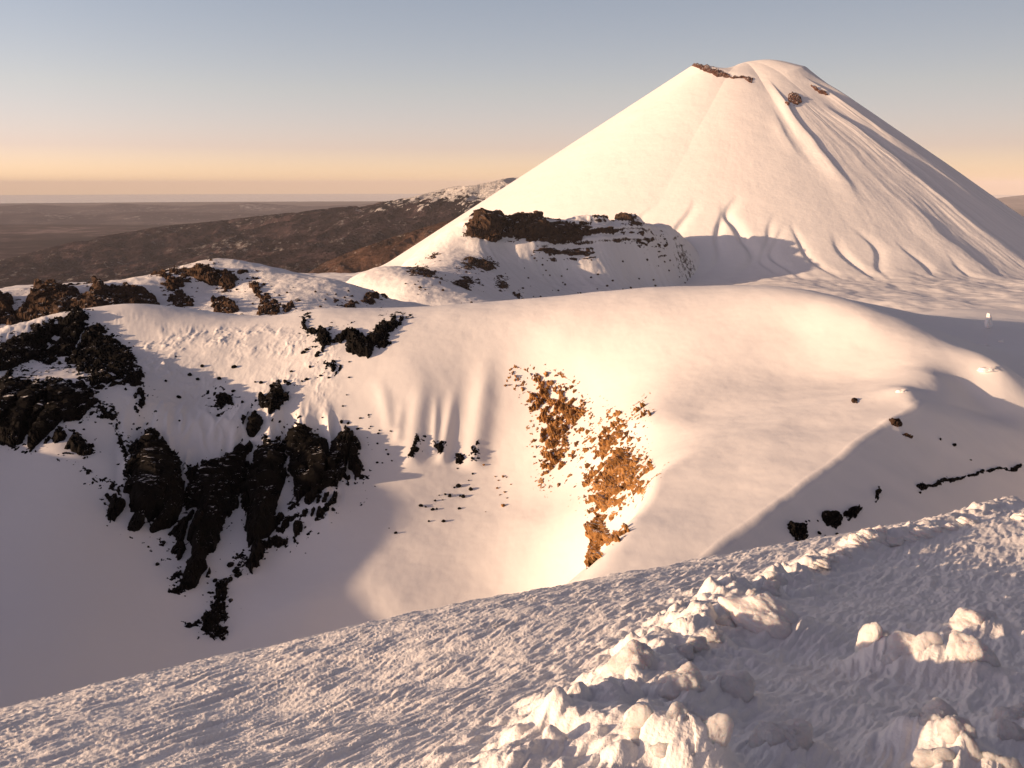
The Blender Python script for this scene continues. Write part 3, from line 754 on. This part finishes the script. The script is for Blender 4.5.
for lab, pl, azr, rr_ in (
    ('dark rock nose under the leftmost fluted snow fin on the bright wall', L5((275, 300), (290, 270), (300, 235), (312, 250), (310, 280), (290, 308)), (-9, -5), (240, 300)),
    ('dark rock nose under the second snow fin from the left on the bright wall', L5((340, 270), (355, 255), (368, 262), (368, 285), (355, 295)), (-7.5, -3), (240, 300)),
    ('dark rock nose under the third snow fin from the left, low and wide', L5((392, 300), (410, 290), (425, 300), (412, 318), (398, 318)), (-6, -2), (240, 300)),
    ('thin dark rock edge along the tallest snow fin of the bright wall', L5((438, 305), (445, 280), (455, 250), (459, 262), (452, 300), (443, 312)), (-5, -1), (240, 300))):
    outcrop('rock_outcrop', lab, [pl], H_near, azr, rr_, 200, 260, M['rock_black'], thick=.8, slope=.6, namp=.5, nscale=1.3, bias=-.15, seed=int(pl[0][0]), cells=.6, warp=3.0, halo=2.0, hs=.8, group='rock noses under the snow fins')

L6 = lambda *p: zp(624, 300, p)
SADDLE = [('black rock pair, lower left of the dark rocks on the shaded saddle', L6((424, 590), (430, 565), (445, 562), (455, 575), (467, 572), (467, 610), (450, 617), (428, 605))),
          ('largest black rock in the middle of the shaded saddle group', L6((506, 560), (515, 545), (550, 540), (570, 555), (555, 575), (535, 583), (515, 570))),
          ('round black rock touching the largest one on the shaded saddle', L6((569, 545), (575, 530), (595, 526), (605, 540), (598, 555), (580, 562))),
          ('small upright black rock set alone above the shaded saddle group', L6((642, 495), (650, 486), (662, 490), (655, 510), (646, 520)))]
for i, (lab, pl) in enumerate(SADDLE):
    outcrop('boulder', lab, [pl], H_near, (15, 27), (120, 215), 460, 520, M['rock_black'], thick=.55, slope=1.2, namp=.16, nscale=.8, bias=.08, seed=30 + i, cells=.5, rough=.3, warp=3.5, cat='boulder', group='dark boulders on the shaded saddle')
outcrop('rock_ledge', ['long thin black rock ledge slanting across the shaded snow near the right edge', 'short black rock just under the low end of the long thin ledge'],
        [L6((738, 480), (750, 472), (840, 455), (920, 435), (985, 430), (1015, 418), (1018, 426), (990, 437), (925, 444), (845, 465), (760, 485)), L6((752, 490), (766, 486), (762, 494))], H_near, (20, 33), (150, 300), 460, 560, M['rock_black'], thick=.35, slope=1.2, namp=.3, nscale=1.1, bias=-.12, seed=40, cells=.4, rough=.25, warp=2.5)
for i, (lab, pl) in enumerate((('flat dark rock on the crease between bright wall and pink spur', L6((575, 262), (585, 257), (597, 259), (594, 266), (580, 268))),
                               ('dark angular rock at the lit end of the spur, left of two', L6((682, 308), (690, 302), (705, 306), (714, 318), (704, 323), (688, 316))),
                               ('dark wedge rock at the lit end of the spur, lower of two', L6((712, 340), (722, 340), (738, 350), (732, 356), (718, 350))))):
    outcrop('boulder', lab, [pl], H_near, (15, 28), (150, 260), 420, 420, M['rock_brown'], thick=.7, slope=1.1, namp=.2, nscale=.9, bias=.1, seed=50 + i, cells=.4, rough=.25, warp=2.5, cat='boulder')

# rock bands of the mid ridge
MI = dict(H=H_mid, mat=M['rock_brown'], strata=3.0, sh=9.0, warp=2.0, halo=14.0, hs=4.0)
L3 = lambda *p: zp(400, 190, p, 1024 / 240)
outcrop('rock_prow', 'square rock prow at the end of the ridge, sunlit left face and dark right side',
        [L3((278, 195), (295, 130), (330, 85), (380, 95), (440, 108), (455, 150), (425, 215), (380, 225), (330, 200))], azr=(-4, 1.5), rrange=(1640, 1890), na=300, nr=300, thick=20, slope=1.3, namp=5, nscale=16, bias=3, seed=61, cells=11, rough=1.5, stretch=(.6, .6, 2), **MI)
outcrop('rock_band', 'upper layered rock band on the shaded ridge face, right of the prow',
        [L3((430, 120), (520, 98), (610, 110), (660, 130), (690, 130), (730, 150), (800, 150), (900, 165), (905, 190), (840, 185), (790, 200), (780, 232), (700, 225), (600, 220), (480, 208), (440, 195))], azr=(-1.5, 8), rrange=(1680, 2080), na=420, nr=360, thick=11, slope=.55, namp=6, nscale=15, bias=.6, seed=62, cells=7, rough=1.5, stretch=(.5, .5, 2.4), **MI)
outcrop('rock_band', 'narrow lower rock ledge on the shaded ridge face under the thick band',
        [L3((565, 255), (600, 245), (700, 258), (760, 258), (830, 268), (800, 282), (720, 278), (630, 272))], azr=(-.5, 6), rrange=(1660, 2000), na=360, nr=300, thick=6, slope=.7, namp=3, nscale=11, bias=0, seed=63, cells=4, rough=1.2, stretch=(.5, .5, 2.4), **MI)
outcrop('rock_band', 'dark rock crest on the skyline of the ridge before its shaded right end',
        [L3((838, 98), (850, 85), (900, 90), (960, 105), (1010, 125), (1020, 140), (960, 132), (880, 112), (845, 110))], azr=(4, 10), rrange=(1880, 2240), na=300, nr=260, thick=7, slope=.8, namp=3, nscale=11, bias=1, seed=64, cells=4, rough=1.2, stretch=(.5, .5, 2), **MI)
outcrop('rock_band', 'thin broken rocks speckling the far right of the shaded ridge face',
        [zp(640, 190, [(-60, 120), (0, 130), (40, 180), (100, 200), (110, 280), (60, 275), (0, 230), (-60, 200)], 1024 / 240)], azr=(5, 11.5), rrange=(1780, 2240), na=300, nr=300, thick=5, slope=.12, namp=6.5, nscale=11, bias=-5.4, seed=65, cells=6, rough=1.2, stretch=(.6, .6, 2), **MI)
outcrop('rock_outcrop', ['dark knob on the spur crest below the prow, shade on its right', 'small dark rock on the shaded side of the spur, below the crest knob', 'lowest dark rock on the shaded side of the spur, just above the snow crest'],
        [L3((280, 320), (290, 285), (330, 300), (380, 300), (400, 330), (370, 345), (330, 322)), L3((435, 395), (460, 400), (460, 415), (440, 415)), L3((480, 440), (505, 435), (510, 460), (490, 462))], azr=(-3.5, 1.5), rrange=(1390, 1770), na=300, nr=300, thick=4, slope=.8, namp=2.5, nscale=8, bias=.3, seed=66, cells=3, rough=1, **MI)
outcrop('rock_outcrop', ['largest stepped brown ledges on the sunlit left flank of the prow spur', 'brown ledges low on the sunlit spur flank, just above the snow crest', 'small brown rock high on the lit flank, left under the prow', 'brown rock row at the far left of the sunlit spur flank', 'upright brown rock beside the dark knob on the spur crest'],
        [L3((130, 420), (160, 395), (220, 405), (260, 365), (340, 375), (360, 410), (300, 420), (320, 465), (290, 500), (190, 480), (200, 440)), L3((340, 465), (400, 480), (410, 500), (385, 515), (330, 500)), L3((110, 290), (150, 285), (140, 300)), L3((60, 350), (100, 335), (150, 350), (110, 365)), L3((245, 320), (260, 320), (258, 350), (245, 350))],
        azr=(-7, .5), rrange=(1250, 1890), na=420, nr=460, thick=3, slope=.3, namp=2.6, nscale=6, bias=-1.0, seed=67, cells=3, rough=1, stretch=(.7, .7, 2), **MI)
L2 = lambda *p: zp(200, 160, p, 1024 / 240)
outcrop('rock_outcrop', ['squat brown rock at the low saddle left of the spur flank', 'upright brown rock beside the squat one at the low saddle', 'broad dark brown rock at the foot of the sunlit spur flank', 'long low brown rock right of the broad dark one at the spur foot', 'brown rock above the long low one on the spur flank', 'highest little brown rock on the left skyline of the spur flank', 'brown rock below the highest little one on the spur flank'],
        [L2((540, 590), (560, 570), (610, 575), (615, 600), (570, 608)), L2((630, 585), (660, 575), (662, 630), (630, 630)), L2((700, 580), (730, 565), (765, 585), (740, 620), (705, 615)), L2((770, 575), (860, 555), (855, 575), (780, 590)), L2((840, 520), (880, 515), (885, 535), (845, 545)), L2((970, 415), (1000, 420), (985, 435)), L2((920, 465), (980, 475), (960, 490))],
        azr=(-13, -3), rrange=(600, 1800), na=460, nr=520, thick=2.5, slope=.5, namp=1.8, nscale=6, bias=-.1, seed=68, cells=2, rough=.8, **MI)
L1 = lambda *p: zp(0, 170, p, 1024 / 240)
outcrop('rock_cliff', 'dark brown cliff on the far crater rim at the left, under lit snow',
        [L1((75, 640), (95, 590), (130, 540), (160, 510), (230, 500), (260, 515), (330, 520), (355, 560), (400, 500), (430, 490), (480, 520), (540, 500), (640, 545), (690, 590), (600, 600), (500, 600), (350, 620), (200, 640))],
        azr=(-31, -20.5), rrange=(560, 880), na=420, nr=380, thick=8, slope=.8, namp=3, nscale=10, bias=3, seed=69, cells=3.5, rough=1.2, **MI)
outcrop('rock_cliff', 'black rocks on the far rim cut by the left edge of the photo',
        [L1((-60, 540), (0, 535), (50, 545), (60, 600), (70, 650), (-60, 660))], azr=(-33, -28), rrange=(560, 860), na=240, nr=280, thick=6, slope=.8, namp=3, nscale=10, bias=2, seed=70, cells=3.5, rough=1.2, **MI)
outcrop('rock_outcrop', 'rounded brown crag just under the snow dome top of the far rim',
        [L1((800, 445), (830, 425), (890, 420), (940, 455), (960, 440), (1010, 460), (1000, 500), (960, 505), (900, 485), (840, 465))], azr=(-22, -15), rrange=(640, 860), na=320, nr=300, thick=5, slope=.6, namp=2.2, nscale=7, bias=1.5, seed=71, cells=2.5, rough=1, **MI)
outcrop('rock_outcrop', ['brown rock group on the far rim left under the dome crag', 'brown rock patch under the dome crag on the far rim, just above the near crest', 'broken brown rock stripe running down the far rim right of the dome', 'dark brown rock at the right foot of the far rim slope'],
        [L1((680, 490), (740, 465), (790, 490), (760, 500), (780, 530), (820, 560), (830, 600), (760, 590), (720, 560), (740, 520)), L2((40, 610), (80, 595), (150, 600), (160, 650), (90, 660), (60, 650)), L2((215, 540), (250, 530), (270, 580), (300, 600), (340, 620), (330, 650), (250, 655), (255, 600)), L2((350, 620), (400, 610), (410, 640), (360, 650))],
        azr=(-24, -10), rrange=(540, 900), na=460, nr=380, thick=3, slope=.35, namp=2.6, nscale=6, bias=.2, seed=72, cells=3, rough=1, **MI)
# volcano rocks
def HV(X, Y): return H_vol(X, Y)
LV = lambda *p: zp(624, 30, p)
for lab, pl, azr, rr_ in (('reddish rock rim of the summit crater between the two snowy summit humps', [LV((165, 88), (200, 88), (240, 98), (275, 115), (330, 128), (325, 136), (270, 122), (230, 108), (190, 100))], (10, 18), (2840, 3120)),
                          ('dark rock patch high on the cone below the right summit hump', [LV((418, 172), (425, 166), (450, 172), (456, 184), (440, 190), (425, 185)), LV((408, 182), (418, 184), (414, 190))], (16, 20), (2780, 3120)),
                          ('dark rock streak on the upper right shoulder of the cone', [LV((478, 142), (495, 150), (522, 168), (512, 172), (490, 158))], (17, 22), (2780, 3150))):
    outcrop('rock_outcrop', lab, pl, HV, azr, rr_, 380, 300, M['rock_summit'], thick=5, slope=.6, namp=3.5, nscale=14, bias=1, seed=int(azr[0] * 7), cells=4, rough=2, warp=2.5)

# ------------------------------------------------------------------ loose stones
rng = random.Random(7)
def stone_mesh(seed, sub=3, amp=.35):
    bm = bmesh.new(); bmesh.ops.create_icosphere(bm, subdivisions=sub, radius=1)
    co_ = np.array([v.co[:] for v in bm.verts])
    f1, f2, val = cell3(co_[:, 0] * 1.1 + seed, co_[:, 1] * 1.1, co_[:, 2] * 1.1, seed)
    d = 1 + amp * (fbm3(co_[:, 0] * 1.2 + seed * 3.1, co_[:, 1] * 1.2, co_[:, 2] * 1.2, 3, seed)) + amp * .8 * (val - .5)
    for v, k in zip(bm.verts, d): v.co *= float(k)
    me = bpy.data.meshes.new('stone'); bm.to_mesh(me); bm.free()
    return me
STN = {}
def stone(u, v, px, H, r0, r1, mat, label, group, sink=.25):
    p = hit(H, u, v, r0, r1)
    if p is None: return
    key = (mat.name, rng.randrange(6))
    if key not in STN:
        STN[key] = stone_mesh(key[1] + 3); STN[key].materials.append(mat)
        o = bpy.data.objects.new('stone', STN[key])
    else: o = bpy.data.objects.new('stone', STN[key])
    COL.objects.link(o)
    s = px * p.length / FPX * .5
    o.scale = (s * rng.uniform(.8, 1.25), s * rng.uniform(.8, 1.25), s * rng.uniform(.7, 1.1))
    o.rotation_euler = (rng.uniform(-.4, .4), rng.uniform(-.4, .4), rng.uniform(0, 6.28))
    o.location = p + Vector((0, 0, s * sink))
    o['label'] = label; o['category'] = 'stone'; o['group'] = group
for a, b_, s in ((310, 425, 5), (340, 435, 5), (350, 433, 3), (365, 410, 2), (383, 400, 5), (405, 375, 6), (410, 400, 3), (418, 402, 5), (437, 383, 5), (442, 343, 3), (408, 432, 4), (330, 465, 3), (367, 465, 5), (245, 495, 4), (395, 378, 2.5), (356, 398, 2), (372, 396, 3), (432, 360, 2), (346, 412, 3), (322, 428, 3), (228, 482, 1.5)):
    stone(300 + a / 2.56, 340 + b_ / 2.56, s * .8, H_near, 170, 300, M['rock_black'], 'small dark stone in the lower stone scatter on the bright wall at the shadow edge', 'stones at the shadow edge on the bright wall')
for a, b_, s in ((505, 380, 3), (520, 350, 3.5), (525, 390, 3), (540, 370, 2), (520, 425, 5), (508, 360, 2), (530, 405, 2), (470, 320, 2.5), (512, 397, 2), (528, 352, 2), (475, 440, 1.5), (500, 350, 2)):
    stone(300 + a / 2.56, 340 + b_ / 2.56, s * .8, H_near, 170, 300, M['rock_gold'], 'small brown stone in the upper stone scatter left of the golden rocks', 'stones left of the golden rocks')
for k in range(34):
    u = rng.uniform(165, 355); v = 345 + rng.random() ** 1.2 * 85
    stone(u, v, rng.uniform(1.5, 4.2), H_near, 230, 350, M['rock_black'], 'small black stone poking through the rimed snow above the dark buttresses', 'stones in the rimed snow above the buttresses')
for k in range(24):
    u = rng.uniform(340, 392); v = 405 + rng.random() * 60 
    stone(u, v, rng.uniform(1.2, 3), H_near, 200, 300, M['rock_black'], 'tiny black stone on the shaded snow right of the dark buttresses', 'stones right of the buttresses')
for a, b_, s in ((403, 703, 4), (590, 705, 7), (605, 722, 8), (575, 745, 6), (612, 705, 4), (550, 745, 4)):
    stone(a / 2.56, 290 + b_ / 2.56, s * .9, H_near, 150, 230, M['rock_black'], 'small black stone lying on the shaded bowl floor at the foot of the buttresses', 'stones at the foot of the buttresses')
for k in range(60):
    u = rng.uniform(505, 690); v = rng.uniform(258, 302)
    if v > 300 - (u - 520) * .06: continue
    stone(u, v, rng.uniform(1.0, 2.4), H_mid, 1300, 2200, M['rock_brown'], 'tiny dark stone on the shaded snow face of the ridge', 'stones on the shaded ridge face')
for k in range(45):
    u = rng.uniform(350, 475); v = 300 - (u - 350) * .3 + rng.random() * 40
    if v > 308: continue
    stone(u, v, rng.uniform(1.0, 3.0), H_mid, 1000, 1900, M['rock_brown'], 'small brown stone on the sunlit left flank of the prow spur', 'stones on the sunlit spur flank')
for k in range(40):
    u = rng.uniform(190, 360); v = rng.uniform(285, 312)
    stone(u, v, rng.uniform(1.0, 2.5), H_mid, 520, 900, M['rock_brown'], 'small brown stone on the lit slope of the far crater rim', 'stones on the far crater rim')
for a, b_, s in ((466, 568, 6), (474, 566, 6), (496, 566, 5), (500, 598, 14), (545, 600, 10), (515, 604, 5), (810, 357, 7), (845, 372, 12), (888, 410, 5)):
    stone(624 + a / 2.56, 300 + b_ / 2.56, s / 2.56 * .8, H_near, 80, 260, M['rock_black'], 'pebble sized dark rock scattered around the saddle boulders', 'pebbles around the saddle boulders')

# ------------------------------------------------------------------ rime lumps in the foreground
def lump_mesh(seed, amp=.32):
    bm = bmesh.new(); bmesh.ops.create_icosphere(bm, subdivisions=6, radius=1)
    c = np.array([v.co[:] for v in bm.verts])
    x, y, z = c.T
    f1, f2, val = cell3(x * 1.05 + seed, y * 1.05, z * 1.05, seed)
    g1, g2, gv = cell3(x * 3.0 + seed, y * 3.0, z * 3.0, seed + 5)
    d = .95 + .62 * fbm3(x * 1.0 + seed * 2.3, y * .9, z * .9, 2, seed) + + .36 * (.45 - f1 ** 2) + .09 * (.45 - g1 ** 2) + .09 * fbm3(x * 5, y * 5, z * 5, 5, seed, .66)
    for v, k in zip(bm.verts, d):
        v.co *= float(k)
        t = min(1.0, max(0.0, .25 - v.co.z)); g_ = 1 + .4 * t * t * (3 - 2 * t)
        v.co.x *= g_; v.co.y *= g_
    for f in bm.faces: f.smooth = True
    me = bpy.data.meshes.new('rime_lump'); bm.to_mesh(me); bm.free(); me.materials.append(M['rime'])
    return me
LM = [lump_mesh(s) for s in range(7)]
def lump(u, v, wpx, hpx, tilt, label, group, kind=None, r1=30):
    p = hit(H_fore, u, v + hpx * .28, 2.5, r1)
    if p is None: return
    o = bpy.data.objects.new('rime_lump', LM[kind if kind is not None else rng.randrange(7)]); COL.objects.link(o)
    k = p.length / FPX * .5
    sx = wpx * k; sz = hpx * k
    o.scale = (sx, (sx + sz) * .45, sz)
    o.rotation_euler = (R(-20), R(tilt), rng.uniform(-.3, .3))
    o.location = p + Vector((0, 0, sz * (.3 if wpx > 23 else .1)))
    if wpx > 23: MOUNDS.append((p.x + .15 * sx, p.y + .15 * sx, sx * 1.6, sz * .85))
    o['label'] = label; o['category'] = 'rime lump'; o['group'] = group
Z7 = lambda a, b_: (624 + a / 2.56, 468 + b_ / 2.56)
BIG = [((400, 400), 66, 44, 35, 'largest rime lump, broad sunlit block at the top of the foreground crest'),
       ((735, 490), 44, 50, 30, 'sunlit rime lump alone in the shaded hollow right of the crest, left of a pair'),
       ((868, 490), 42, 40, 10, 'knobbly rime lump in the shaded hollow, right of a pair'),
       ((640, 455), 24, 50, 20, 'slender rime lump with three knobs left of the pair in the hollow'),
       ((905, 395), 36, 34, 30, 'fully shaded rime lump above the pair in the hollow'),
       ((250, 560), 44, 44, 35, 'pointed rime lump below the largest one, dark snow on both sides'),
       ((150, 560), 40, 44, 35, 'rime lump leaning on the crest, left of the pointed one'),
       ((30, 490), 30, 46, 25, 'upright rime lump on the left side of the crest'),
       ((185, 710), 46, 66, 35, 'tall leaning rime slab cut by the bottom edge of the photo'),
       ((120, 680), 44, 50, 35, 'rime slab just left of the tall leaning one'),
       ((50, 660), 40, 44, 30, 'rough rime mound furthest left at the bottom of the crest'),
       ((412, 690), 46, 44, 15, 'rounded rime lump standing alone near the bottom centre of the hollow'),
       ((712, 680), 28, 40, 25, 'left knob of the rime trio near the bottom right'),
       ((790, 665), 44, 44, 15, 'middle and biggest knob of the rime trio near the bottom right'),
       ((855, 690), 28, 44, 10, 'right knob of the rime trio near the bottom right'),
       ((805, 750), 34, 22, 10, 'low rime lump under the trio at the bottom edge'),
       ((985, 695), 24, 28, 0, 'small rime lump right of the trio near the right edge'),
       ((950, 755), 26, 20, 0, 'rime lump cut by the bottom edge near the right corner'),
       ((1005, 640), 30, 30, 10, 'rime lump cut by the right edge of the photo')]
for i, ((a, b_), wp, hp, tl, lab) in enumerate(BIG):
    u, v = Z7(a, b_); lump(u, v, wp, hp, tl, lab, 'large rime lumps on the foreground slope', i % 7)
for a, b_, wp, hp in ((385, 280, 20, 14), (325, 315, 7, 12), (380, 300, 16, 12), (600, 182, 20, 11), (575, 180, 10, 9), (640, 170, 22, 13), (690, 182, 22, 11), (660, 155, 9, 8), (760, 165, 20, 9), (840, 150, 12, 8), (886, 135, 16, 9), (1015, 120, 14, 8), (505, 238, 14, 8), (525, 225, 14, 8), (560, 212, 12, 7), (490, 250, 8, 6), (340, 345, 22, 14), (300, 350, 16, 14), (270, 390, 18, 14), (230, 420, 16, 14), (190, 440, 18, 14), (150, 460, 16, 14), (730, 178, 16, 8), (800, 155, 10, 7), (620, 160, 10, 9)):
    u, v = Z7(a, b_); lump(u, v, wp, hp, 25, 'small rime lump on the lit rim of the foreground crest', 'small rime lumps along the crest')

# the slope itself, with a drift banked up under every large lump
az = np.radians(spaced([(-46, -34, .4), (-34, 34, .07), (34, 46, .4)]))
rf = np.geomspace(.5, 31, 900)
X, Y, A, RR = polar(az, rf)
link('foreground_slope', grid_mesh('foreground_slope', X, Y, H_fore(X, Y)), M['snow_fore'], 'structure')

# ------------------------------------------------------------------ snow-caked marker and rimed boulders on the bench
p = hit(H_near, 987, 328, 150, 480)
if p is not None:
    root = bpy.data.objects.new('marker_post', None); COL.objects.link(root); root.location = p
    root['label'] = 'snow caked marker post standing upright on the shaded bench near the right edge'; root['category'] = 'marker post'
    h = 12 * p.length / FPX
    bm = bmesh.new(); bmesh.ops.create_cone(bm, segments=14, radius1=h * .06, radius2=h * .05, depth=h, cap_ends=True, matrix=Matrix.Translation((0, 0, h * .42)))
    me = bpy.data.meshes.new('post'); bm.to_mesh(me); bm.free(); link('post', me, M['rock_brown'], None, root)
    o = bpy.data.objects.new('rime_coat', LM[2]); COL.objects.link(o); o.parent = root; o.scale = (h * .2, h * .2, h * .46); o.location = (0, 0, h * .5)
for (u, v, wp, hp, lab) in ((1001, 342, 4, 4, 'small rimed boulder with a lit top on the edge of the bench'), (980, 344, 12, 2.2, 'lit snow lip along the bench edge left of the small boulder'), (989, 369, 14, 5, 'loaf shaped sunlit snow boulder on the bench near the right edge'), (902, 391, 8, 3.5, 'lit snow lip on the end of the spur beside dark shade')):
    p = hit(H_near, u, v, 130, 480)
    if p is None: continue
    o = bpy.data.objects.new('snow_boulder', LM[4]); COL.objects.link(o); k = p.length / FPX * .5
    o.scale = (wp * k, wp * k * .6, hp * k); o.location = p; o['label'] = lab; o['category'] = 'snow boulder'

# ------------------------------------------------------------------ air
bm = bmesh.new(); bmesh.ops.create_cube(bm, size=1)
me = bpy.data.meshes.new('haze'); bm.to_mesh(me); bm.free()
hz = link('haze', me, None, 'stuff'); top, bot = 460.0, GZ - 80
hz.scale = (210000, 210000, top - bot); hz.location = (0, 0, (top + bot) / 2)
m = bpy.data.materials.new('thin_air'); m.use_nodes = True; nt = m.node_tree
for n in list(nt.nodes): nt.nodes.remove(n)
out = nt.nodes.new('ShaderNodeOutputMaterial'); pv = nt.nodes.new('ShaderNodeVolumePrincipled')
pv.inputs['Color'].default_value = (.87, .865, .97, 1); pv.inputs['Density'].default_value = 1.3e-5; pv.inputs['Anisotropy'].default_value = -.22
nt.links.new(pv.outputs[0], out.inputs['Volume']); me.materials.append(m)
